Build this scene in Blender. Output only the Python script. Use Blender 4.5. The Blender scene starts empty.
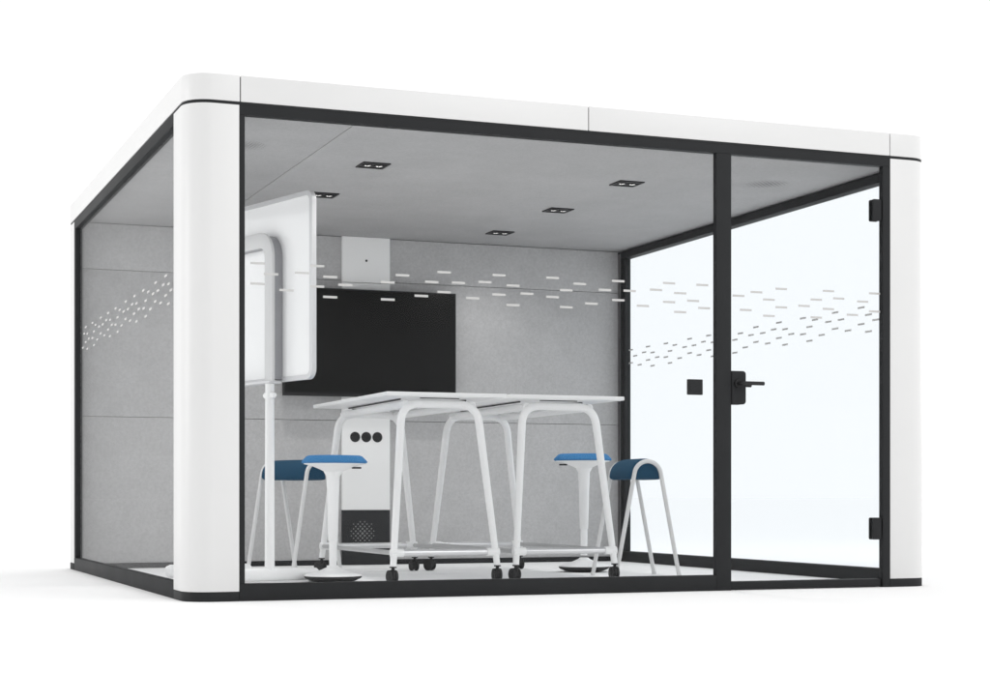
import bpy, bmesh, math, random
from mathutils import Vector, Matrix
random.seed(7)
S = bpy.context.scene
COL = S.collection
PI = math.pi

# ------------------------------------------------------------------ materials
def material(name, color, rough=0.5, spec=0.5, metal=0.0, var=0.0, vscale=8.0, bump=0.0, bscale=200.0,
             fleck=0.0, fscale=300.0, rvar=0.0, emit=0.0):
    m = bpy.data.materials.new(name); m.use_nodes = True
    nt = m.node_tree; N = nt.nodes; L = nt.links
    b = N['Principled BSDF']
    b.inputs['Base Color'].default_value = (*color, 1)
    b.inputs['Roughness'].default_value = rough
    b.inputs['Specular IOR Level'].default_value = spec
    b.inputs['Metallic'].default_value = metal
    tc = N.new('ShaderNodeTexCoord')
    src = None
    if var or fleck:
        rgb = N.new('ShaderNodeRGB'); rgb.outputs[0].default_value = (*color, 1); src = rgb.outputs[0]
        for amt, sc, det in ((var, vscale, 4.0), (fleck, fscale, 2.0)):
            if not amt: continue
            n = N.new('ShaderNodeTexNoise'); n.inputs['Scale'].default_value = sc; n.inputs['Detail'].default_value = det
            n.inputs['Roughness'].default_value = 0.65
            L.new(tc.outputs['Object'], n.inputs['Vector'])
            r = N.new('ShaderNodeMapRange'); r.inputs[1].default_value = 0.3; r.inputs[2].default_value = 0.7
            r.inputs[3].default_value = 1 - amt; r.inputs[4].default_value = 1 + amt
            L.new(n.outputs['Fac'], r.inputs[0])
            h = N.new('ShaderNodeVectorMath'); h.operation = 'SCALE'
            L.new(src, h.inputs[0]); L.new(r.outputs[0], h.inputs['Scale']); src = h.outputs[0]
        L.new(src, b.inputs['Base Color'])
    if rvar:
        n = N.new('ShaderNodeTexNoise'); n.inputs['Scale'].default_value = 3.0; n.inputs['Detail'].default_value = 5
        L.new(tc.outputs['Object'], n.inputs['Vector'])
        r = N.new('ShaderNodeMapRange'); r.inputs[3].default_value = rough - rvar; r.inputs[4].default_value = rough + rvar
        L.new(n.outputs['Fac'], r.inputs[0]); L.new(r.outputs[0], b.inputs['Roughness'])
    if bump:
        n = N.new('ShaderNodeTexNoise'); n.inputs['Scale'].default_value = bscale; n.inputs['Detail'].default_value = 3
        L.new(tc.outputs['Object'], n.inputs['Vector'])
        bp = N.new('ShaderNodeBump'); bp.inputs['Strength'].default_value = bump; bp.inputs['Distance'].default_value = 0.003
        L.new(n.outputs['Fac'], bp.inputs['Height']); L.new(bp.outputs[0], b.inputs['Normal'])
    if emit:
        b.inputs['Emission Color'].default_value = (1, 0.97, 0.92, 1); b.inputs['Emission Strength'].default_value = emit
    return m

def glass_material(name, tint, f0):
    """thin architectural pane: tinted see-through with a weak, low-iron anti-reflex sheen"""
    m = bpy.data.materials.new(name); m.use_nodes = True
    nt = m.node_tree; N = nt.nodes; L = nt.links
    N.remove(N['Principled BSDF']); out = N['Material Output']
    t = N.new('ShaderNodeBsdfTransparent'); t.inputs[0].default_value = (*tint, 1)
    g = N.new('ShaderNodeBsdfGlossy'); g.inputs['Roughness'].default_value = 0.0
    lw = N.new('ShaderNodeLayerWeight'); lw.inputs['Blend'].default_value = 0.5
    pw = N.new('ShaderNodeMath'); pw.operation = 'POWER'; pw.inputs[1].default_value = 5.0
    L.new(lw.outputs['Facing'], pw.inputs[0])
    sc = N.new('ShaderNodeMath'); sc.operation = 'MULTIPLY_ADD'; sc.inputs[1].default_value = 0.16; sc.inputs[2].default_value = f0
    L.new(pw.outputs[0], sc.inputs[0])
    mx = N.new('ShaderNodeMixShader')
    L.new(sc.outputs[0], mx.inputs[0]); L.new(t.outputs[0], mx.inputs[1]); L.new(g.outputs[0], mx.inputs[2])
    L.new(mx.outputs[0], out.inputs['Surface'])
    return m

M = {
 'white':   material('white_powder_coat', (0.775, 0.775, 0.772), 0.34, 0.4, var=0.012, vscale=1.5, bump=0.02, bscale=700, rvar=0.05),
 'frame':   material('anthracite_metal', (0.027, 0.028, 0.0295), 0.6, 0.12, var=0.06, vscale=5, bump=0.03, bscale=900, rvar=0.06),
 'felt':    material('grey_felt', (0.50, 0.497, 0.50), 0.95, 0.1, var=0.05, vscale=5, bump=0.35, bscale=150, fleck=0.075, fscale=66),
 'ceil':    material('grey_acoustic_ceiling', (0.42, 0.417, 0.42), 0.95, 0.1, var=0.05, vscale=3, bump=0.35, bscale=160, fleck=0.06, fscale=60),
 'carpet':  material('pale_pod_floor', (0.88, 0.88, 0.88), 0.8, 0.2, var=0.02, vscale=4, bump=0.15, bscale=300, fleck=0.03, fscale=160),
 'panel':   material('light_grey_panel', (0.93, 0.93, 0.925), 0.5, 0.3, var=0.01, vscale=3),
 'tv':      material('black_screen', (0.009, 0.009, 0.009), 0.38, 0.12, rvar=0.03),
 'black':   material('black_plastic', (0.018, 0.018, 0.019), 0.5, 0.3, var=0.08, vscale=30),
 'seam':    material('seam_backing', (0.11, 0.11, 0.112), 0.9, 0.1, var=0.05, vscale=20),
 'grille':  material('dark_grille', (0.028, 0.029, 0.031), 0.6, 0.25, var=0.05, vscale=10),
 'hole':    material('grille_hole_rim', (0.21, 0.21, 0.21), 0.6, 0.2, var=0.05, vscale=40),
 'vent':    material('vent_hole', (0.07, 0.07, 0.071), 0.8, 0.1, var=0.05, vscale=40),
 'tube':    material('white_tube_paint', (0.91, 0.91, 0.91), 0.35, 0.4, var=0.012, vscale=6, rvar=0.05),
 'greytube':material('light_grey_tube_paint', (0.68, 0.68, 0.68), 0.4, 0.4, var=0.012, vscale=6),
 'stretch': material('silver_grey_tube', (0.46, 0.46, 0.465), 0.35, 0.4, metal=0.3, var=0.02, vscale=6),
 'midgrey': material('mid_grey_metal', (0.33, 0.33, 0.345), 0.45, 0.35, var=0.02, vscale=6, rvar=0.05),
 'chrome':  material('brushed_chrome', (0.74, 0.74, 0.75), 0.3, 0.5, metal=0.7),
 'top':     material('white_laminate', (0.88, 0.88, 0.88), 0.3, 0.4, var=0.01, vscale=4, rvar=0.05),
 'board':   material('glossy_whiteboard', (0.98, 0.98, 0.98), 0.10, 0.5, var=0.008, vscale=3),
 'alu':     material('satin_aluminium_edge', (0.68, 0.68, 0.69), 0.35, 0.5, metal=0.25, rvar=0.04),
 'blue':    material('bright_blue_fabric', (0.050, 0.195, 0.415), 0.9, 0.15, var=0.05, vscale=14, bump=0.3, bscale=500, fleck=0.10, fscale=260),
 'navy':    material('navy_blue_fabric', (0.0165, 0.062, 0.114), 0.9, 0.15, var=0.06, vscale=14, bump=0.3, bscale=500, fleck=0.12, fscale=260),
 'rubber':  material('dark_rubber', (0.035, 0.035, 0.036), 0.7, 0.2, var=0.06, vscale=20),
 'film':    material('frosted_film', (0.60, 0.595, 0.585), 0.8, 0.2, var=0.02, vscale=30),
 'lamp':    material('lamp_reflector', (0.9, 0.9, 0.9), 0.3, 0.5, emit=0.55),
 'ground':  material('white_studio_floor', (0.97, 0.97, 0.97), 0.9, 0.0, var=0.002, vscale=0.6),
 'glass':   glass_material('clear_glass', (0.988, 0.992, 0.994), 0.004),
 'glassR':  glass_material('blue_white_glass', (0.957, 0.974, 0.986), 0.004),
}

# ------------------------------------------------------------------ mesh helpers
def box(bm, x0, x1, y0, y1, z0, z1, bev=0.0):
    t = bmesh.new()
    v = [t.verts.new((x, y, z)) for x in (x0, x1) for y in (y0, y1) for z in (z0, z1)]
    for f in ((0,1,3,2),(4,6,7,5),(0,4,5,1),(2,3,7,6),(0,2,6,4),(1,5,7,3)):
        t.faces.new([v[i] for i in f])
    bmesh.ops.recalc_face_normals(t, faces=t.faces)
    if bev:
        bmesh.ops.bevel(t, geom=list(t.edges), offset=bev, segments=2, profile=0.6, affect='EDGES')
    merge(bm, t)

def merge(bm, t, mat=None):
    if mat is not None: bmesh.ops.transform(t, matrix=mat, verts=t.verts)
    me = bpy.data.meshes.new('tmp'); t.to_mesh(me); t.free()
    bm.from_mesh(me); bpy.data.meshes.remove(me)

def tube(bm, pts, rad, seg=14, cap=True, flat=1.0):
    """swept tube along a polyline; rad is a number or one number per point"""
    pts = [Vector(p) for p in pts]; n = len(pts)
    if not hasattr(rad, '__len__'): rad = [rad] * n
    tang = []
    for i in range(n):
        a = pts[max(i-1, 0)]; b = pts[min(i+1, n-1)]; tang.append((b - a).normalized())
    up = Vector((0, 0, 1)) if abs(tang[0].z) < 0.9 else Vector((1, 0, 0))
    u = tang[0].cross(up).normalized()
    rings = []
    for i in range(n):
        t = tang[i]; u = (u - t * u.dot(t)).normalized(); w = t.cross(u)
        rings.append([bm.verts.new(pts[i] + (u * math.cos(2*PI*k/seg) * flat + w * math.sin(2*PI*k/seg)) * rad[i]) for k in range(seg)])
    for i in range(n-1):
        for k in range(seg):
            bm.faces.new((rings[i][k], rings[i][(k+1) % seg], rings[i+1][(k+1) % seg], rings[i+1][k]))
    if cap:
        bm.faces.new(rings[0][::-1]); bm.faces.new(rings[-1])

def fillet(pts, r, n=8):
    """round the inner corners of a polyline"""
    pts = [Vector(p) for p in pts]; out = [pts[0]]
    rr = r if hasattr(r, '__len__') else [r] * len(pts)
    for i in range(1, len(pts) - 1):
        a = (pts[i-1] - pts[i]); b = (pts[i+1] - pts[i])
        d = min(rr[i], a.length * 0.49, b.length * 0.49)
        p0 = pts[i] + a.normalized() * d; p1 = pts[i] + b.normalized() * d
        for k in range(n + 1):
            t = k / n
            out.append(p0.lerp(pts[i], t).lerp(pts[i].lerp(p1, t), t))
    out.append(pts[-1]); return out

def lathe(bm, prof, seg=40, shape=None):
    """prof: list of (radius, z); shape(theta) scales the radius"""
    rings = []
    for r, z in prof:
        if r < 1e-6: rings.append([bm.verts.new((0, 0, z))]); continue
        rings.append([bm.verts.new((r * (shape(2*PI*k/seg) if shape else 1) * math.cos(2*PI*k/seg),
                                    r * (shape(2*PI*k/seg) if shape else 1) * math.sin(2*PI*k/seg), z)) for k in range(seg)])
    for a, b in zip(rings, rings[1:]):
        for k in range(seg):
            j = (k + 1) % seg
            if len(a) == 1 and len(b) == 1: continue
            if len(a) == 1: bm.faces.new((a[0], b[j], b[k]))
            elif len(b) == 1: bm.faces.new((a[k], a[j], b[0]))
            else: bm.faces.new((a[k], a[j], b[j], b[k]))
    for rg, flip in ((rings[0], True), (rings[-1], False)):
        if len(rg) > 1: bm.faces.new(rg[::-1] if flip else rg)

def prism(bm, poly, z0, z1, bev=0.0, segs=2):
    """upright extrusion of a plan polygon, top and bottom edges softened"""
    t = bmesh.new()
    a = [t.verts.new((x, y, z0)) for x, y in poly]; b = [t.verts.new((x, y, z1)) for x, y in poly]
    n = len(poly)
    t.faces.new(a[::-1]); t.faces.new(b)
    for i in range(n): t.faces.new((a[i], a[(i+1) % n], b[(i+1) % n], b[i]))
    bmesh.ops.recalc_face_normals(t, faces=t.faces)
    if bev:
        ed = [e for e in t.edges if len(set(v.co.z for v in e.verts)) == 1]
        ed += [e for e in t.edges if len(set(v.co.z for v in e.verts)) == 2 and e.calc_face_angle(0) > 0.6]
        bmesh.ops.bevel(t, geom=ed, offset=bev, segments=segs, profile=0.6, affect='EDGES')
    merge(bm, t)

def strip(path, th):
    """plan polygon of a sheet of thickness th whose outer face follows path (outside on the right hand)"""
    P = [Vector((x, y)) for x, y in path]; n = len(P); inner = []
    for i in range(n):
        d0 = (P[i] - P[max(i-1, 0)]); d1 = (P[min(i+1, n-1)] - P[i])
        d0 = d0.normalized() if d0.length else d1.normalized(); d1 = d1.normalized() if d1.length else d0
        n0 = Vector((-d0.y, d0.x)); n1 = Vector((-d1.y, d1.x)); m = (n0 + n1).normalized()
        inner.append(P[i] + m * th / max(m.dot(n0), 0.3))
    return [(p.x, p.y) for p in P] + [(p.x, p.y) for p in reversed(inner)]

def arc(cx, cy, r, a0, a1, n=16):
    return [(cx + r*math.cos(math.radians(a0 + (a1-a0)*k/n)), cy + r*math.sin(math.radians(a0 + (a1-a0)*k/n))) for k in range(n+1)]

def obj(name, bm, mat, parent=None, smooth=35, loc=None):
    bmesh.ops.recalc_face_normals(bm, faces=bm.faces)
    me = bpy.data.meshes.new(name); bm.to_mesh(me); bm.free()
    o = bpy.data.objects.new(name, me); COL.objects.link(o)
    me.materials.append(mat)
    if smooth:
        for p in me.polygons: p.use_smooth = True
        me.set_sharp_from_angle(angle=math.radians(smooth))
    if parent: o.parent = parent
    if loc: o.location = loc
    return o

def part(name, mat, parent, fn, smooth=35):
    bm = bmesh.new(); fn(bm); return obj(name, bm, mat, parent, smooth)

def boxpart(name, mat, parent, *a, bev=0.002):
    return part(name, mat, parent, lambda bm: box(bm, *a, bev=bev))

def tag(o, label, cat=None, group=None, kind=None):
    if label: o['label'] = label
    if cat: o['category'] = cat
    if group: o['group'] = group
    if kind: o['kind'] = kind
    return o

def empty(name, loc, rz, label, cat, group=None):
    o = bpy.data.objects.new(name, None); COL.objects.link(o)
    o.location = loc; o.rotation_euler = (0, 0, rz); o.empty_display_size = 0.2
    return tag(o, label, cat, group)

def dup(root, loc, rz, label):
    """copy of a thing with its parts and their sub-parts"""
    def rec(o, par):
        c = o.copy(); COL.objects.link(c)
        if par: c.parent = par
        for ch in list(o.children): rec(ch, c)
        return c
    r = rec(root, None); r.location = loc; r.rotation_euler = (0, 0, rz); r['label'] = label
    return r

# ------------------------------------------------------------------ the setting
bm = bmesh.new()
vs = [bm.verts.new(p) for p in ((-400, -400, 0), (400, -400, 0), (400, 400, 0), (-400, 400, 0))]
bm.faces.new(vs)
g = obj('floor', bm, M['ground'], None, 0); tag(g, None, kind='structure')

# ------------------------------------------------------------------ meeting pod
W, D = 3.829, 3.858           # plan of the pod, front face on y = 0, left face on x = 0
H = 2.30; ZF = 2.186          # top of the pod, underside of the white roof band
R = 0.12                      # rounded corners
ZFL, ZCL, YB = 0.005, 2.18, 3.60   # floor finish, ceiling, inner face of the back wall
pod = empty('meeting_pod', (0, 0, 0), 0, 'free-standing white and anthracite glass meeting pod with glass door', 'meeting pod')

FX0, FX1, CY0, CY1 = 0.2335, 3.5815, 0.287, 3.571       # where the corner claddings end
corner = {   # outer paths, anticlockwise seen from above (outside on the right hand)
 'fl': [(0, CY0)] + arc(R, R, R, 180, 270) + [(FX0, 0)],
 'fr': [(FX1, 0)] + arc(W-R, R, R, 270, 360) + [(W, CY0)],
 'br': [(W, CY1)] + arc(W-R, D-R, R, 0, 90) + [(FX1, D)],
 'bl': [(FX0, D)] + arc(R, D-R, R, 90, 180) + [(0, CY1)],
}
for k, pth in corner.items():
    part('corner_column', M['white'], pod, lambda bm: prism(bm, strip(pth, 0.042), 0.0425, 2.1715, 0.0015))
    part('corner_plinth', M['frame'], pod, lambda bm: prism(bm, strip(pth, 0.046), 0.0, 0.041, 0.002))
def inset(path, d): return strip(path, d)[len(path):][::-1]
# white roof band: two long side pieces that wrap the corners, and the straight pieces between them
SX0, SX1, SXM = 0.2365, 3.5815, 1.907
left = [(SX0, D)] + arc(R, D-R, R, 90, 180) + arc(R, R, R, 180, 270) + [(SX0, 0)]
right = [(SX1, 0)] + arc(W-R, R, R, 270, 360) + arc(W-R, D-R, R, 0, 90) + [(SX1, D)]
G = 0.0022
for pth in (left, right,
            [(SX0+2*G, 0), (SXM-G, 0)], [(SXM+G, 0), (SX1-2*G, 0)],
            [(SX1-2*G, D), (SXM+G, D)], [(SXM-G, D), (SX0+2*G, D)]):
    part('roof_band', M['white'], pod, lambda bm: prism(bm, strip(pth, 0.03), ZF, H, 0.0025))
loop = arc(R, R, R, 180, 270) + arc(W-R, R, R, 270, 360) + arc(W-R, D-R, R, 0, 90) + arc(R, D-R, R, 90, 180)
def gapring(bm):
    out = []
    for x, y in loop:        # shrink the outline by 5 mm and by 28 mm
        out.append((x, y))
    def shrink(d):
        r = R - d
        return arc(R, R, r, 180, 270) + arc(W-R, R, r, 270, 360) + arc(W-R, D-R, r, 0, 90) + arc(R, D-R, r, 90, 180)
    a, b = shrink(0.004), shrink(0.036)
    n = len(a)
    for z0, z1 in ((2.1725, 2.1855),):
        va = [bm.verts.new((x, y, z0)) for x, y in a]; vb = [bm.verts.new((x, y, z1)) for x, y in a]
        vc = [bm.verts.new((x, y, z1)) for x, y in b]; vd = [bm.verts.new((x, y, z0)) for x, y in b]
        for i in range(n):
            j = (i+1) % n
            bm.faces.new((va[i], va[j], vb[j], vb[i])); bm.faces.new((vb[i], vb[j], vc[j], vc[i]))
            bm.faces.new((vc[i], vc[j], vd[j], vd[i])); bm.faces.new((vd[i], vd[j], va[j], va[i]))
part('shadow_gap_strip', M['frame'], pod, gapring)
part('gap_backing', M['frame'], pod, lambda bm: [box(bm, x-0.006, x+0.006, y0, y1, ZF+0.002, H-0.004)
      for x in (SX0+G, SXM, SX1-G) for y0, y1 in ((0.008, 0.028), (D-0.028, D-0.008))], 0)
boxpart('roof_panel', M['white'], pod, 0.062, W-0.062, 0.062, D-0.062, 2.215, 2.285)

# dark frame: top rails, base rails, posts
DI = 0.048
boxpart('top_rail', M['frame'], pod, FX0, FX1, 0.002, DI, 2.1305, 2.1722)
boxpart('top_rail', M['frame'], pod, 0.002, DI, CY0+0.001, CY1-0.001, 2.1245, 2.1722)
boxpart('top_rail', M['frame'], pod, W-0.068, W-0.002, CY0-0.2, CY1-0.001, 2.1245, 2.1722)
boxpart('base_rail', M['frame'], pod, FX0+0.001, 2.5875, 0.0005, DI, 0.0, 0.0765, bev=0.003)
boxpart('base_rail', M['frame'], pod, 0.0005, DI, CY0+0.001, CY1-0.001, 0.0, 0.0765, bev=0.003)
boxpart('base_rail', M['frame'], pod, W-0.068, W-0.0005, CY0-0.2, CY1-0.001, 0.0, 0.0765, bev=0.003)
boxpart('base_rail', M['frame'], pod, FX0+0.001, FX1-0.001, D-DI, D-0.0005, 0.0, 0.0765, bev=0.003)
boxpart('threshold', M['frame'], pod, 2.6705, 3.531, 0.010, 0.075, 0.004, 0.042, bev=0.003)
boxpart('side_post', M['frame'], pod, FX0+0.001, 0.259, 0.002, DI, 0.077, 2.130)
boxpart('door_post', M['frame'], pod, 2.588, 2.670, 0.001, 0.036, 0.0, 2.130)
boxpart('hinge_post', M['frame'], pod, 3.538, FX1-0.0005, 0.001, 0.036, 0.0, 2.130)
boxpart('side_post', M['frame'], pod, 0.002, DI-0.003, 3.520, CY1-0.0015, 0.077, 2.130)
boxpart('side_post', M['frame'], pod, W-0.068, W-0.002, 3.545, CY1-0.0015, 0.077, 2.130)
boxpart('side_post', M['frame'], pod, W-0.066, W-0.046, 3.50, 3.535, 0.077, 2.130)

def dashes(bm, pts, axis, pos, th, half=0.0325, hz=0.0052):
    for a, z in pts:
        if axis == 1: box(bm, a-half, a+half, pos, pos+th, z-hz, z+hz)
        else: box(bm, pos, pos+th, a-half, a+half, z-hz, z+hz)
DASH_FRONT = [(1.13, 1.439), (1.19, 1.486), (1.26, 1.441), (1.19, 1.395), (1.08, 1.373), (1.33, 1.373), (1.39, 1.45), (1.46, 1.485), (1.53, 1.44),
    (1.46, 1.395), (1.53, 1.349), (1.6, 1.405), (1.73, 1.485), (1.8, 1.43), (1.73, 1.395), (1.8, 1.35), (1.87, 1.463), (1.93, 1.372), (2.0, 1.44),
    (2.07, 1.485), (2.13, 1.441), (2.07, 1.394), (0.32, 1.485), (0.32, 1.395), (0.38, 1.44), (0.45, 1.372), (0.52, 1.452), (0.59, 1.486), (0.59, 1.395),
    (0.65, 1.44), (0.65, 1.35), (0.72, 1.407), (0.92, 1.428), (0.92, 1.35), (0.99, 1.463), (2.2, 1.372), (2.27, 1.452), (2.34, 1.487), (2.34, 1.396),
    (2.4, 1.441), (2.4, 1.35), (2.47, 1.407), (2.52, 1.486),
    (2.53, 1.374)]
DASH_DOOR = [(2.72, 1.442), (2.82, 1.464), (2.76, 1.374), (2.89, 1.43), (2.96, 1.486), (2.96, 1.395), (2.89, 1.35), (3.09, 1.407), (3.16, 1.441),
    (3.23, 1.487), (3.23, 1.397), (3.16, 1.352), (3.29, 1.452), (3.37, 1.373), (3.43, 1.442), (3.5, 1.486),
    (3.5, 1.395)]
DASH_RIGHT = [(3.47, 1.481), (3.2, 1.483), (3.4, 1.435), (3.26, 1.448), (3.13, 1.437), (3.47, 1.39), (3.33, 1.368), (3.2, 1.391), (3.06, 1.4),
    (3.13, 1.347), (2.93, 1.482), (2.8, 1.461), (2.87, 1.427), (2.93, 1.391), (2.87, 1.347), (2.73, 1.369), (2.66, 1.436), (2.59, 1.484), (2.53, 1.437),
    (2.59, 1.391), (2.46, 1.369), (2.4, 1.449), (2.33, 1.483), (2.33, 1.39), (2.27, 1.436), (2.27, 1.347), (1.92, 1.461), (1.99, 1.427), (1.79, 1.439),
    (1.73, 1.482), (1.65, 1.439), (1.73, 1.392), (1.99, 1.347), (1.86, 1.37), (1.59, 1.372), (1.52, 1.449), (1.46, 1.484), (1.39, 1.439), (1.46, 1.393),
    (1.32, 1.404), (1.39, 1.348), (1.19, 1.484), (1.12, 1.428), (1.19, 1.392), (1.12, 1.348), (1.06, 1.463), (0.99, 1.37), (0.92, 1.438), (0.85, 1.483),
    (0.79, 1.438), (0.85, 1.393), (0.72, 1.371), (0.59, 1.484), (0.52, 1.439), (0.59, 1.394), (0.45, 1.405),
    (0.52, 1.348)]
DASH_LEFT = [(0.57, 1.481), (0.83, 1.479), (0.5, 1.436), (0.63, 1.446), (0.44, 1.401), (0.77, 1.435), (0.9, 1.434), (1.03, 1.458), (1.17, 1.48),
    (0.57, 1.39), (1.43, 1.48), (1.1, 1.422), (0.84, 1.391), (0.7, 1.369), (0.5, 1.345), (1.7, 1.48), (1.5, 1.445), (1.37, 1.436), (1.63, 1.434),
    (1.3, 1.401), (1.16, 1.39), (0.97, 1.368), (2.04, 1.479), (1.9, 1.457), (1.77, 1.435), (1.44, 1.391), (1.1, 1.345), (2.3, 1.479), (2.57, 1.48),
    (1.97, 1.424), (2.37, 1.446), (2.23, 1.435), (1.71, 1.39), (1.57, 1.368), (1.37, 1.345), (2.9, 1.48), (2.78, 1.457), (2.64, 1.435), (2.5, 1.435),
    (2.17, 1.402), (2.04, 1.39), (1.84, 1.368), (3.18, 1.48), (2.3, 1.388), (1.97, 1.345), (3.24, 1.447), (3.11, 1.435), (2.84, 1.425), (2.58, 1.39),
    (2.44, 1.367), (2.24, 1.345), (3.05, 1.401), (2.9, 1.391), (2.71, 1.367), (3.18, 1.391), (3.3, 1.366), (3.11, 1.345),
    (2.84, 1.345)]

# glazing
p1 = boxpart('glass_pane', M['glass'], pod, 0.255, 2.592, 0.020, 0.030, 0.072, 2.134, bev=0)
part('film_dashes', M['film'], p1, lambda bm: dashes(bm, DASH_FRONT, 1, 0.0185, 0.0012), 0)
p2 = boxpart('glass_pane', M['glass'], pod, 0.018, 0.028, CY0-0.01, 3.524, 0.072, 2.128, bev=0)
part('film_dashes', M['film'], p2, lambda bm: dashes(bm, DASH_LEFT, 0, 0.0165, 0.0012), 0)
p3 = boxpart('glass_pane', M['glassR'], pod, 3.794, 3.804, CY0-0.15, 3.55, 0.072, 2.128, bev=0)
part('film_dashes', M['film'], p3, lambda bm: dashes(bm, DASH_RIGHT, 0, 3.7925, 0.0012), 0)
door = boxpart('glass_door', M['glass'], pod, 2.6715, 3.5365, 0.020, 0.030, 0.0445, 2.1285, bev=0)
tag(door, 'frameless clear glass door with black lever and hinges')
part('film_dashes', M['film'], door, lambda bm: dashes(bm, DASH_DOOR, 1, 0.0185, 0.0012), 0)
def rounded_plate(bm, x0, x1, z0, z1, y0, y1, r, square_left=False):
    pts = []
    for cx_, cz_, a in ((x1-r, z0+r, -90), (x1-r, z1-r, 0), (x0+r, z1-r, 90), (x0+r, z0+r, 180)):
        if square_left and a >= 90:
            pts.append((x0, z1 if a == 90 else z0)); continue
        for k in range(7):
            t = math.radians(a + 15*k); pts.append((cx_ + r*math.cos(t), cz_ + r*math.sin(t)))
    t = bmesh.new(); A = [t.verts.new((x, y0, z)) for x, z in pts]; B = [t.verts.new((x, y1, z)) for x, z in pts]
    t.faces.new(A); t.faces.new(B[::-1]); n = len(pts)
    for i in range(n): t.faces.new((A[i], B[i], B[(i+1) % n], A[(i+1) % n]))
    bmesh.ops.recalc_face_normals(t, faces=t.faces)
    ed = [e for e in t.edges if len(set(round(v.co.y, 5) for v in e.verts)) == 1]
    bmesh.ops.bevel(t, geom=ed, offset=0.0015, segments=2, profile=0.6, affect='EDGES')
    merge(bm, t)
def lockcase(bm):
    rounded_plate(bm, 2.6712, 2.748, 0.909, 1.072, -0.004, 0.0185, 0.016, True)
    rounded_plate(bm, 2.6712, 2.748, 0.909, 1.072, 0.0315, 0.054, 0.016, True)
part('lock_case', M['frame'], door, lockcase)
def lever(bm, s=-1, y0=-0.004, ext=0.0):
    z = 1.010
    tube(bm, [(2.702, y0, z), (2.702, y0+s*0.012, z)], 0.020, 20)
    tube(bm, fillet([(2.702, y0, z), (2.702, y0+s*0.045, z), (2.822+ext, y0+s*0.045, z)], 0.018), 0.0095, 14)
part('lever_handle', M['black'], door, lambda bm: lever(bm))
part('lever_handle', M['black'], door, lambda bm: lever(bm, 1, 0.054, 0.012))
for z0, z1 in ((1.853, 1.962), (0.241, 0.352)):
    part('hinge', M['frame'], door, lambda bm: (rounded_plate(bm, 3.482, 3.5312, z0, z1, 0.004, 0.0185, 0.008),
                                                 rounded_plate(bm, 3.482, 3.5312, z0, z1, 0.0315, 0.045, 0.008)))
def ctrl(bm):
    rounded_plate(bm, 2.435, 2.514, 0.951, 1.026, 0.002, 0.0185, 0.003)
cp = part('control_panel', M['black'], pod, ctrl)
part('touch_face', M['frame'], cp, lambda bm: rounded_plate(bm, 2.441, 2.508, 0.957, 1.020, 0.000, 0.0035, 0.002))

# floor, ceiling, back wall
boxpart('floor_panel', M['carpet'], pod, DI, W-0.068, DI, YB, 0.0005, ZFL, bev=0)
part('ceiling_panel', M['ceil'], pod, lambda bm: prism(bm, [(0.11, 0.038), (0.829, 0.038), (0.829, YB+0.05), (0.038, YB+0.05), (0.038, 0.11)], ZCL, ZCL+0.03, 0.002))
part('ceiling_panel', M['ceil'], pod, lambda bm: prism(bm, [(0.833, 0.038), (W-0.11, 0.038), (W-0.038, 0.11), (W-0.038, YB+0.05), (0.833, YB+0.05)], ZCL, ZCL+0.03, 0.002))
boxpart('ceiling_backing', M['seam'], pod, 0.78, 0.88, 0.05, YB, ZCL+0.0305, ZCL+0.034, bev=0)
WX0, WX1 = 0.050, W-0.072
for z0, z1 in ((0.039, 0.9605), (0.9635, 1.8865), (1.8895, 2.1765)):
    boxpart('wall_panel', M['felt'], pod, WX0, WX1, YB, YB+0.03, z0, z1, bev=0.0015)
boxpart('wall_backing', M['seam'], pod, WX0-0.001, WX1+0.001, YB+0.031, YB+0.06, 0.005, 2.19, bev=0)
boxpart('skirting', M['frame'], pod, WX0, WX1, YB-0.006, YB+0.03, 0.0055, 0.0375)
boxpart('back_cladding', M['white'], pod, FX0+0.002, FX1-0.002, D-0.04, D-0.002, 0.078, 2.171)
# service column on the back wall
PX0, PX1, PY = 1.7365, 2.066, 3.572
mp = boxpart('service_panel', M['panel'], pod, PX0, PX1, PY, YB-0.001, 0.370, 1.8735, bev=0.002)
boxpart('service_panel', M['panel'], pod, PX0, PX1, PY, YB-0.001, 1.8765, 2.1785, bev=0.002)
boxpart('grille_panel', M['grille'], pod, PX0, PX1, PY+0.002, YB-0.007, 0.006, 0.3685, bev=0.002)
def perforations(bm):
    for i in range(-7, 8):
        for j in range(-7, 8):
            x = 1.8755 + (i + j) * 0.0155; z = 0.214 + (i - j) * 0.0155
            d = math.hypot(x-1.8755, z-0.214)
            if d > 0.088: continue
            r = 0.0085 * (1 - 0.5 * d / 0.088)
            bmesh.ops.create_circle(bm, cap_ends=True, radius=r, segments=10,
                matrix=Matrix.Translation((x, PY+0.0012, z)) @ Matrix.Rotation(PI/2, 4, 'X'))
part('grille_perforation', M['hole'], pod, perforations, 0)
for x in (1.824, 1.901, 1.978):
    part('round_vent', M['black'], mp, lambda bm: merge(bm, (lambda t: (lathe(t, [(0.0, 0.006), (0.028, 0.006), (0.033, 0.004), (0.0345, 0.0005), (0.0345, 0)], 32), t)[1])(bmesh.new()),
         Matrix.Translation((x, PY, 0.853)) @ Matrix.Rotation(PI/2, 4, 'X')))
part('camera_lens', M['black'], pod, lambda bm: merge(bm, (lambda t: (lathe(t, [(0, 0.003), (0.007, 0.003), (0.008, 0)], 20), t)[1])(bmesh.new()),
     Matrix.Translation((1.902, PY, 2.023)) @ Matrix.Rotation(PI/2, 4, 'X')))
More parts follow.
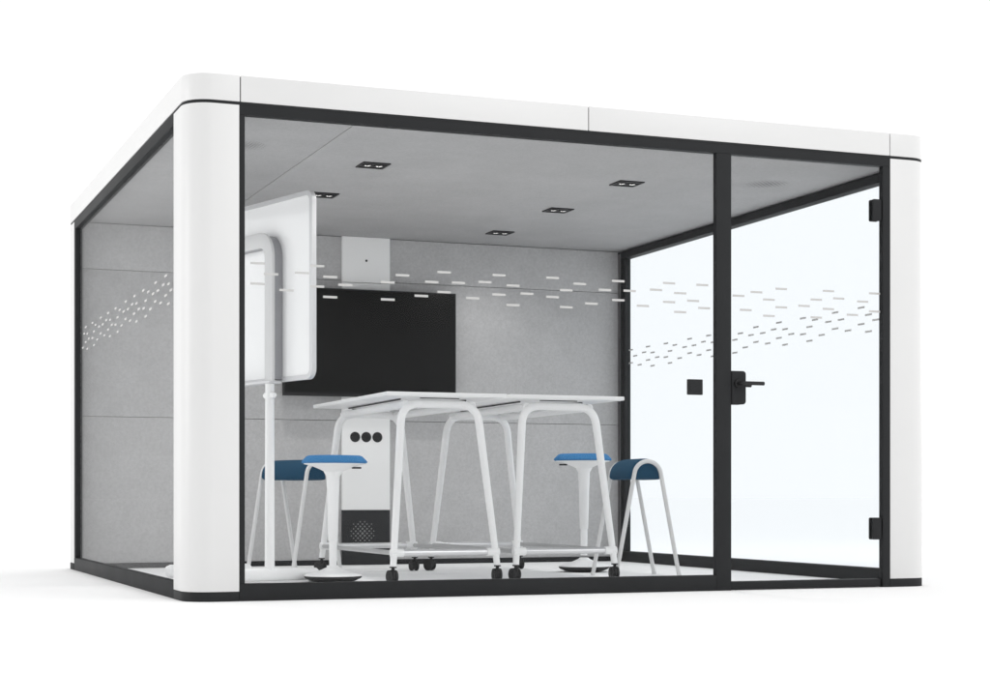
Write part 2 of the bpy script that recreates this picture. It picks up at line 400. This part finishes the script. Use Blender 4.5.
# recessed downlights: two rows of three
for x in (1.200, 2.655):
    for y in (1.150, 2.105, 3.064):
        bm = bmesh.new()
        a, b, z = 0.074, 0.073, ZCL
        box(bm, x-a, x+a, y-b, y-b+0.012, z-0.007, z-0.0005, 0.001); box(bm, x-a, x+a, y+b-0.012, y+b, z-0.007, z-0.0005, 0.001)
        box(bm, x-a, x-a+0.012, y-b+0.0122, y+b-0.0122, z-0.007, z-0.0005, 0.001); box(bm, x+a-0.012, x+a, y-b+0.0122, y+b-0.0122, z-0.007, z-0.0005, 0.001)
        box(bm, x-a+0.0122, x+a-0.0122, y-b+0.0122, y+b-0.0122, z-0.003, z-0.0008)
        d = obj('downlight', bm, M['black'], pod)
        for sx in (-0.031, 0.031):
            def lens(bm):
                lathe(bm, [(0.027, -0.0030), (0.027, -0.0085), (0.024, -0.0085), (0.016, -0.0045), (0.0, -0.0045)], 24)
            ring = part('lamp_ring', M['black'], d, lens); ring.location = (x+sx, y, z)
            for ang in (0.4, 2.6):
                def chip(bm):
                    box(bm, -0.0035, 0.0035, -0.012, 0.012, -0.0075, -0.0046, 0.001)
                c = part('light_chip', M['lamp'], d, chip); c.location = (x+sx+0.010*math.cos(ang), y+0.010*math.sin(ang), z); c.rotation_euler = (0, 0, ang)
# perforated air outlets in the ceiling
for x0, y0 in ((0.455, 0.895), (3.385, 0.895)):
    def holes(bm):
        for i in range(-8, 9):
            for j in range(-8, 9):
                x = (i + j) * 0.0150; y = (i - j) * 0.0150; d = math.hypot(x, y)
                if d > 0.118: continue
                bmesh.ops.create_circle(bm, cap_ends=True, radius=0.0058*(1-0.55*d/0.12), segments=10, matrix=Matrix.Translation((x0+x, y0+y, ZCL-0.0012)))
    part('air_outlet', M['vent'], pod, holes, 0)

# ------------------------------------------------------------------ television
tv = empty('television', (1.912, 3.50, 1.115), 0, 'wide black flat-screen television hung on the grey back wall', 'television')
boxpart('bezel', M['black'], tv, -0.592, 0.592, -0.012, 0.035, 0.0, 0.706, bev=0.004)
boxpart('screen', M['tv'], tv, -0.583, 0.583, -0.0135, -0.011, 0.020, 0.698, bev=0.0008)
boxpart('wall_bracket', M['black'], tv, -0.14, 0.14, 0.0355, 0.0595, 0.2, 0.55)

# ------------------------------------------------------------------ high tables
def make_table(label):
    t = empty('high_table', (0, 0, 0), 0, label, 'table', 'white high tables pushed together in the pod')
    hw, L = 0.3375, 1.465
    boxpart('tabletop', M['top'], t, -hw, hw, 0.0, L, 0.987, 1.008, bev=0.004)
    def frame(yf, yt, ht):
        def f(bm):
            pts = fillet([(-0.293, yf, 0.085), (-ht, yt, 0.953), (ht, yt, 0.953), (0.293, yf, 0.085)], 0.10, 10)
            n = len(pts)
            rad = [0.0175 if i in (0, n-1) else 0.0218 for i in range(n)]
            tube(bm, pts, rad, 18)
        return f
    y0f, y0t, y1f, y1t = 0.035, 0.135, 1.43, 1.405
    part('leg_frame', M['tube'], t, frame(y0f, y0t, 0.213), 50)
    part('leg_frame', M['tube'], t, frame(y1f, y1t, 0.190), 50)
    for s in (-1, 1):
        part('side_rail', M['tube'], t, lambda bm: tube(bm, [(s*0.188, y0t, 0.950), (s*0.165, y1t, 0.950)], 0.021, 16), 50)
        part('stretcher', M['stretch'], t, lambda bm: tube(bm, [(s*0.286, y0f+0.02, 0.162), (s*0.286, y1f-0.02, 0.162)], 0.013, 14), 50)
    for y in (y0f+0.0085, y1f-0.0085):
        c = part('crossbar', M['chrome'], t, lambda bm: tube(bm, [(-0.285, y, 0.162), (0.285, y, 0.162)], 0.0170, 20), 50)
        part('sleeve', M['tube'], c, lambda bm: [tube(bm, [(s*0.305, y, 0.162), (s*0.235, y, 0.162)], 0.0220, 16) for s in (-1, 1)], 50)
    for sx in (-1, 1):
        part('shadow_line_strip', M['black'], t, lambda bm: tube(bm, [(sx*0.187, 0.24, 0.9815), (sx*0.168, 1.28, 0.9815)], [0.0045, 0.0045], 6), 0)  # black strip stands in for the shadow between rail and tabletop
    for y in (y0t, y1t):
        part('shadow_line_strip', M['black'], t, lambda bm: box(bm, -0.11, 0.11, y-0.006, y+0.006, 0.9825, 0.9866), 0)  # same shadow line, modelled in black above the arch tops
    for i, (sx, y) in enumerate(((-1, y0f), (1, y0f), (-1, y1f), (1, y1f))):
        ang = (0.15, -0.1, 0.5, 0.1)[i]
        def hood(bm):
            tube(bm, [(0, 0, 0.062), (0, 0, 0.088)], 0.009, 12)
            tube(bm, [(0, 0, 0.079), (0, 0, 0.086)], 0.019, 18)
            tt = bmesh.new()
            tube(tt, [(-0.0075, 0, 0), (0.0075, 0, 0)], 0.031, 22)
            merge(bm, tt, Matrix.Rotation(ang, 4, 'Z') @ Matrix.Translation((0, 0.012, 0.038)))
        c = part('caster', M['black'], t, hood, 40); c.location = (sx*0.2935, y-0.001, ZFL)
        for sw in (-1, 1):
            def wheel(bm):
                tt = bmesh.new()
                tube(tt, [(sw*0.0085, 0, 0), (sw*0.0105, 0, 0), (sw*0.0215, 0, 0), (sw*0.0245, 0, 0)], [0.028, 0.0335, 0.0335, 0.026], 24)
                merge(bm, tt, Matrix.Rotation(ang, 4, 'Z') @ Matrix.Translation((0, 0.012, 0.0336)))
            part('wheel', M['rubber'], c, wheel, 40)
    return t
tA = make_table('white high table with chrome crossbars and casters, nearest the whiteboard and television')
tA.location = (1.619, 1.168, 0)
tB = dup(tA, (2.3125, 1.168, 0), 0, 'white high table with chrome crossbars and casters, the one nearer the glass door')

# ------------------------------------------------------------------ pedestal stools
def make_pedestal(label):
    t = empty('pedestal_stool', (0, 0, 0), 0, label, 'stool', 'blue pedestal stools at the high tables')
    tri = lambda a: 1 + 0.045 * math.cos(3*a) + 0.01 * math.cos(6*a)
    z = 0.005
    part('base', M['tube'], t, lambda bm: lathe(bm, [(0.150, z+0.030), (0.152, z+0.034), (0.148, z+0.039), (0.105, z+0.050), (0.060, z+0.066), (0.034, z+0.078), (0.026, z+0.086), (0.0, z+0.086)], 48), 45)
    part('base_ring', M['rubber'], t, lambda bm: lathe(bm, [(0.0, z), (0.07, z), (0.115, z+0.006), (0.146, z+0.019), (0.1535, z+0.028), (0.151, z+0.0335), (0.13, z+0.034), (0.0, z+0.034)], 48), 45)
    part('lower_column', M['tube'], t, lambda bm: lathe(bm, [(0.020, z+0.07), (0.0215, 0.26), (0.0, 0.26)], 28), 45)
    part('column', M['tube'], t, lambda bm: lathe(bm, [(0.0225, 0.222), (0.0255, 0.226), (0.031, 0.45), (0.036, 0.565), (0.052, 0.595), (0.052, 0.606), (0.0, 0.606)], 32), 45)
    part('seat_shell', M['tube'], t, lambda bm: lathe(bm, [(0.0, 0.590), (0.050, 0.590), (0.075, 0.602), (0.125, 0.621), (0.168, 0.630), (0.170, 0.634), (0.0, 0.634)], 56, tri), 45)
    part('seat_cushion', M['blue'], t, lambda bm: lathe(bm, [(0.0, 0.634), (0.172, 0.634), (0.1815, 0.637), (0.1835, 0.642), (0.178, 0.650), (0.156, 0.671), (0.143, 0.676), (0.10, 0.6775), (0.0, 0.678)], 64, tri), 30)
    for c in t.children:
        if c.name.split('.')[0] in ('seat_shell', 'seat_cushion'): c.scale = (0.945, 0.945, 1)
    part('lift_lever', M['black'], t, lambda bm: box(bm, 0.100, 0.150, -0.012, 0.012, 0.606, 0.6155, 0.003))
    return t
s1 = make_pedestal('pedestal stool with bright blue seat at the left end, beside the whiteboard post')
s1.location = (1.064, 1.43, 0); s1.rotation_euler = (math.radians(0), 0, math.radians(-20))
s2 = dup(s1, (2.820, 2.095, 0), math.radians(160), 'pedestal stool with bright blue seat behind the table nearer the glass door')

for c in s2.children:                                    # this one is set higher on its gas column
    if c.name.split('.')[0] in ('seat_shell', 'seat_cushion', 'lift_lever', 'column'): c.location.z += 0.040
    if c.name.split('.')[0] == 'lower_column': c.location.z += 0.03
# ------------------------------------------------------------------ saddle stools
def make_saddle(label):
    t = empty('saddle_stool', (0, 0, 0), 0, label, 'stool', 'navy saddle stools with tubular legs')
    hl = 0.180
    def seat(bm):
        prof = []
        for k in range(25):
            a = PI * k / 24; prof.append((0.101 * math.cos(a), 0.572 + 0.101 * math.sin(a)))
        prof += [(-0.1, 0.566), (-0.094, 0.558), (-0.082, 0.553), (-0.05, 0.556), (0.05, 0.556), (0.082, 0.553), (0.094, 0.558), (0.1, 0.566)]
        st = []
        ys = [-0.192, -0.190, -0.184, -0.170, -0.145, -0.09, 0, 0.09, 0.145, 0.170, 0.184, 0.190, 0.192]; sc = [0.74, 0.82, 0.90, 0.955, 0.985, 1.0, 1.0, 1.0, 0.985, 0.955, 0.90, 0.82, 0.74]
        for y, s in zip(ys, sc):
            st.append([bm.verts.new((x*s, y, 0.61 + (z-0.61)*s)) for x, z in prof])
        n = len(prof)
        for a, b in zip(st, st[1:]):
            for k in range(n): bm.faces.new((a[k], a[(k+1) % n], b[(k+1) % n], b[k]))
        bm.faces.new(st[0][::-1]); bm.faces.new(st[-1])
    part('seat', M['navy'], t, seat, 50)
    for y in (-1, 1):
        def arch(bm):
            pts = [(-0.188, y*0.197, 0.012)]
            r, zc_ = 0.079, 0.577
            for k in range(19):
                a = PI - PI * k / 18 ; pts.append((r*math.cos(a), y*0.197, zc_ + r*math.sin(a)))
            pts.append((0.188, y*0.197, 0.012))
            pts = [pts[0], (-0.093, y*0.197, 0.51)] + pts[2:-2] + [(0.093, y*0.197, 0.51), pts[-1]]
            tube(bm, pts, 0.0120, 14)
        part('leg_frame', M['greytube'], t, arch, 50)
        for sx in (-1, 1):
            part('foot_cap', M['greytube'], t, lambda bm: tube(bm, [(sx*0.1895, y*0.197, ZFL), (sx*0.187, y*0.197, 0.022)], 0.0132, 12), 50)
    return t
s3 = make_saddle('navy saddle stool with grey arched legs in front of the right glass wall')
s3.location = (2.852, 1.450, 0); s3.rotation_euler = (0, 0, math.radians(-5.5))
s4 = dup(s3, (1.112, 2.428, 0), math.radians(27), 'navy saddle stool seen from the side behind the whiteboard post')

# ------------------------------------------------------------------ mobile whiteboard
WBL = 1.40
yaw = math.atan2(0.957, -0.2833)      # local x runs along the board, away from its near edge
wb = empty('whiteboard', (0.9066, 1.2333, 0), yaw, 'tall white mobile whiteboard seen from behind on a tubular stand', 'whiteboard')
# local frame: x along the board, +y towards the camera side
Z0, Z1 = 1.068, 2.049
def rrect(x0, x1, z0, z1, r, n=8):
    P = []
    for cx_, cz_, a in ((x1-r, z0+r, -90), (x1-r, z1-r, 0), (x0+r, z1-r, 90), (x0+r, z0+r, 180)):
        for k in range(n+1):
            t = math.radians(a + 90*k/n); P.append((cx_ + r*math.cos(t), cz_ + r*math.sin(t)))
    return P
def slab(bm, P, y0, y1, bev=0.0):
    t = bmesh.new(); A = [t.verts.new((x, y0, z)) for x, z in P]; B = [t.verts.new((x, y1, z)) for x, z in P]; n = len(P)
    t.faces.new(A); t.faces.new(B[::-1])
    for i in range(n): t.faces.new((A[i], B[i], B[(i+1) % n], A[(i+1) % n]))
    bmesh.ops.recalc_face_normals(t, faces=t.faces)
    if bev:
        ed = [e for e in t.edges if len(set(round(v.co.y, 5) for v in e.verts)) == 1]
        bmesh.ops.bevel(t, geom=ed, offset=bev, segments=2, profile=0.6, affect='EDGES')
    merge(bm, t)
def wb_ring(bm):
    A = rrect(0, WBL, Z0, Z1, 0.055); B = rrect(0.025, WBL-0.025, Z0+0.025, Z1-0.025, 0.033)
    n = len(A)
    q = [[bm.verts.new((x, y, z)) for x, z in P] for P, y in ((A, -0.014), (A, 0.012), (B, 0.014), (B, -0.012))]
    for a in range(4):
        b = (a + 1) % 4
        for i in range(n): bm.faces.new((q[a][i], q[a][(i+1) % n], q[b][(i+1) % n], q[b][i]))
part('edge_frame', M['alu'], wb, wb_ring, 40)
part('board_face', M['board'], wb, lambda bm: slab(bm, rrect(0.023, WBL-0.023, Z0+0.023, Z1-0.023, 0.035), -0.010, 0.008), 40)
XP, XQ, YS = 0.335, 1.065, 0.068
def wbframe(bm):
    pts = fillet([(XP, YS, Z0+0.0), (XP, YS, 1.826), (XQ, YS, 1.826), (XQ, YS, Z0+0.0)], 0.11, 12)
    n = len(pts); rings = []
    for i in range(n):
        t = (pts[min(i+1, n-1)] - pts[max(i-1, 0)]).normalized()
        nrm = Vector((t.z, 0, -t.x)); w = Vector((0, 1, 0))
        rings.append([bm.verts.new(pts[i] + nrm*a*0.040 + w*b*0.011) for a, b in ((-1, -0.7), (-0.8, -1), (0.8, -1), (1, -0.7), (1, 0.7), (0.8, 1), (-0.8, 1), (-1, 0.7))])
    for a, b in zip(rings, rings[1:]):
        for k in range(8): bm.faces.new((a[k], a[(k+1) % 8], b[(k+1) % 8], b[k]))
    bm.faces.new(rings[0][::-1]); bm.faces.new(rings[-1])
part('support_frame', M['greytube'], wb, wbframe, 40)
def wbchannel(bm):
    pts = fillet([(XP, 0, Z0+0.012), (XP, 0, 1.821), (XQ, 0, 1.821), (XQ, 0, Z0+0.012)], 0.11, 12)
    n = len(pts); rings = []
    for i in range(n):
        t = (pts[min(i+1, n-1)] - pts[max(i-1, 0)]).normalized()
        nrm = Vector((t.z, 0, -t.x))
        rings.append([bm.verts.new(pts[i] + nrm*a*0.034 + Vector((0, b, 0))) for a, b in ((-1, 0.0085), (-1, YS-0.0112), (1, YS-0.0112), (1, 0.0085))])
    for a, b in zip(rings, rings[1:]):
        for k in range(4): bm.faces.new((a[k], a[(k+1) % 4], b[(k+1) % 4], b[k]))
    bm.faces.new(rings[0][::-1]); bm.faces.new(rings[-1])
part('support_channel', M['midgrey'], wb, wbchannel, 40)
boxpart('pen_ledge', M['alu'], wb, XP-0.03, XQ+0.03, 0.0135, 0.090, Z0-0.010, Z0+0.004, bev=0.003)
for x in (XP, XQ):
    part('post', M['tube'], wb, lambda bm: tube(bm, [(x, YS, 0.05), (x, YS, Z0-0.011)], [0.0265, 0.0235], 20), 45)
    part('clamp_knob', M['tube'], wb, lambda bm: [tube(bm, [(x+s*0.018, YS, 0.995), (x+s*0.036, YS, 0.995), (x+s*0.052, YS, 0.995)], [0.014, 0.019, 0.012], 14) for s in (-1, 1)], 45)
    def foot(bm):
        tube(bm, [(x, YS-0.30, 0.040), (x, YS-0.285, 0.042), (x, YS, 0.046), (x, YS+0.205, 0.044), (x, YS+0.226, 0.042), (x, YS+0.235, 0.041)],
             [0.020, 0.033, 0.036, 0.036, 0.030, 0.018], 18)
        for y in (YS-0.26, YS+0.19): tube(bm, [(x, y, ZFL), (x, y, 0.012)], 0.018, 14)
    part('foot', M['tube'], wb, foot, 45)
part('cross_tube', M['tube'], wb, lambda bm: tube(bm, [(XP, YS, 0.052), (XQ, YS, 0.052)], 0.018, 16), 45)

# ------------------------------------------------------------------ camera and light
cam = bpy.data.cameras.new('camera'); co = bpy.data.objects.new('camera', cam); COL.objects.link(co)
cam.sensor_fit = 'HORIZONTAL'; cam.sensor_width = 36.0; cam.lens = 1739.56 / 990 * 36
cam.shift_y = (496.65 - 350) / 990; cam.clip_start = 0.05; cam.clip_end = 2000
co.location = (-1.4726, -7.4969, 0.4579); co.rotation_euler = (PI/2, 0, -0.3697)
S.camera = co

w = bpy.data.worlds.new('World'); S.world = w; w.use_nodes = True
bg = w.node_tree.nodes['Background']; bg.inputs[0].default_value = (1, 1, 1, 1); bg.inputs[1].default_value = 1.0
# white world; unseen dim zone behind camera and brighter zenith added for shading
wn, wl = w.node_tree.nodes, w.node_tree.links
tc = wn.new('ShaderNodeTexCoord'); dt = wn.new('ShaderNodeVectorMath'); dt.operation = 'DOT_PRODUCT'
dt.inputs[1].default_value = (-0.80, -0.60, 0.0)
mr = wn.new('ShaderNodeMapRange'); mr.interpolation_type = 'SMOOTHSTEP'
mr.inputs[1].default_value = 0.25; mr.inputs[2].default_value = 0.98; mr.inputs[3].default_value = 1.0; mr.inputs[4].default_value = 0.50
wl.new(tc.outputs['Generated'], dt.inputs[0]); wl.new(dt.outputs['Value'], mr.inputs[0]); sz = wn.new('ShaderNodeSeparateXYZ'); wl.new(tc.outputs['Generated'], sz.inputs[0])
up = wn.new('ShaderNodeMapRange'); up.interpolation_type = 'SMOOTHSTEP'; up.inputs[1].default_value = 0.35; up.inputs[2].default_value = 0.95
up.inputs[3].default_value = 1.0; up.inputs[4].default_value = 1.15
wl.new(sz.outputs['Z'], up.inputs[0])
ml = wn.new('ShaderNodeMath'); ml.operation = 'MULTIPLY'
wl.new(mr.outputs[0], ml.inputs[0]); wl.new(up.outputs[0], ml.inputs[1]); wl.new(ml.outputs[0], bg.inputs[1])

def area(name, loc, target, sx, sy, power):
    l = bpy.data.lights.new(name, 'AREA'); l.shape = 'RECTANGLE'; l.size = sx; l.size_y = sy; l.energy = power
    o = bpy.data.objects.new(name, l); COL.objects.link(o); o.location = loc
    o.rotation_euler = (Vector(target) - Vector(loc)).to_track_quat('-Z', 'Y').to_euler()
    return o
area('added_left_softbox', (-7.0, 2.2, 2.2), (0, 1.8, 1.3), 3.5, 4, 110)  # off-frame light added to brighten the left faces and whiteboard
area('added_front_softbox', (6.0, -9.0, 6.4), (3.0, 0.0, 1.2), 4, 3, 115)  # unseen light, added to lift the front and the right column
area('added_right_softbox', (9.5, 3.2, 2.6), (2.0, 2.8, 1.0), 3.6, 3.4, 26).data.color = (1.0, 0.975, 0.955)  # unseen light, added to brighten the interior through the right glass
for x in (1.200, 2.655):            # the six ceiling downlights are switched on
    for y in (1.150, 2.105, 3.064):
        for sx in (-0.031, 0.031):
            l = bpy.data.lights.new('downlight_lamp', 'AREA'); l.shape = 'DISK'; l.size = 0.05; l.energy = 1.75 if y < 3 else 1.3; l.color = (1.0, 0.985, 0.965)
            l.spread = math.radians(130)
            o = bpy.data.objects.new('downlight_lamp', l); COL.objects.link(o); o.location = (x + sx, y, ZCL - 0.0095)

S.view_settings.view_transform = 'Standard'; S.view_settings.look = 'None'
S.view_settings.exposure = 0.09; S.view_settings.gamma = 1.0; S.view_settings.use_curve_mapping = False
S.cycles.transparent_max_bounces = 32; S.cycles.max_bounces = 12; S.cycles.diffuse_bounces = 6
S.cycles.caustics_reflective = False; S.cycles.caustics_refractive = False
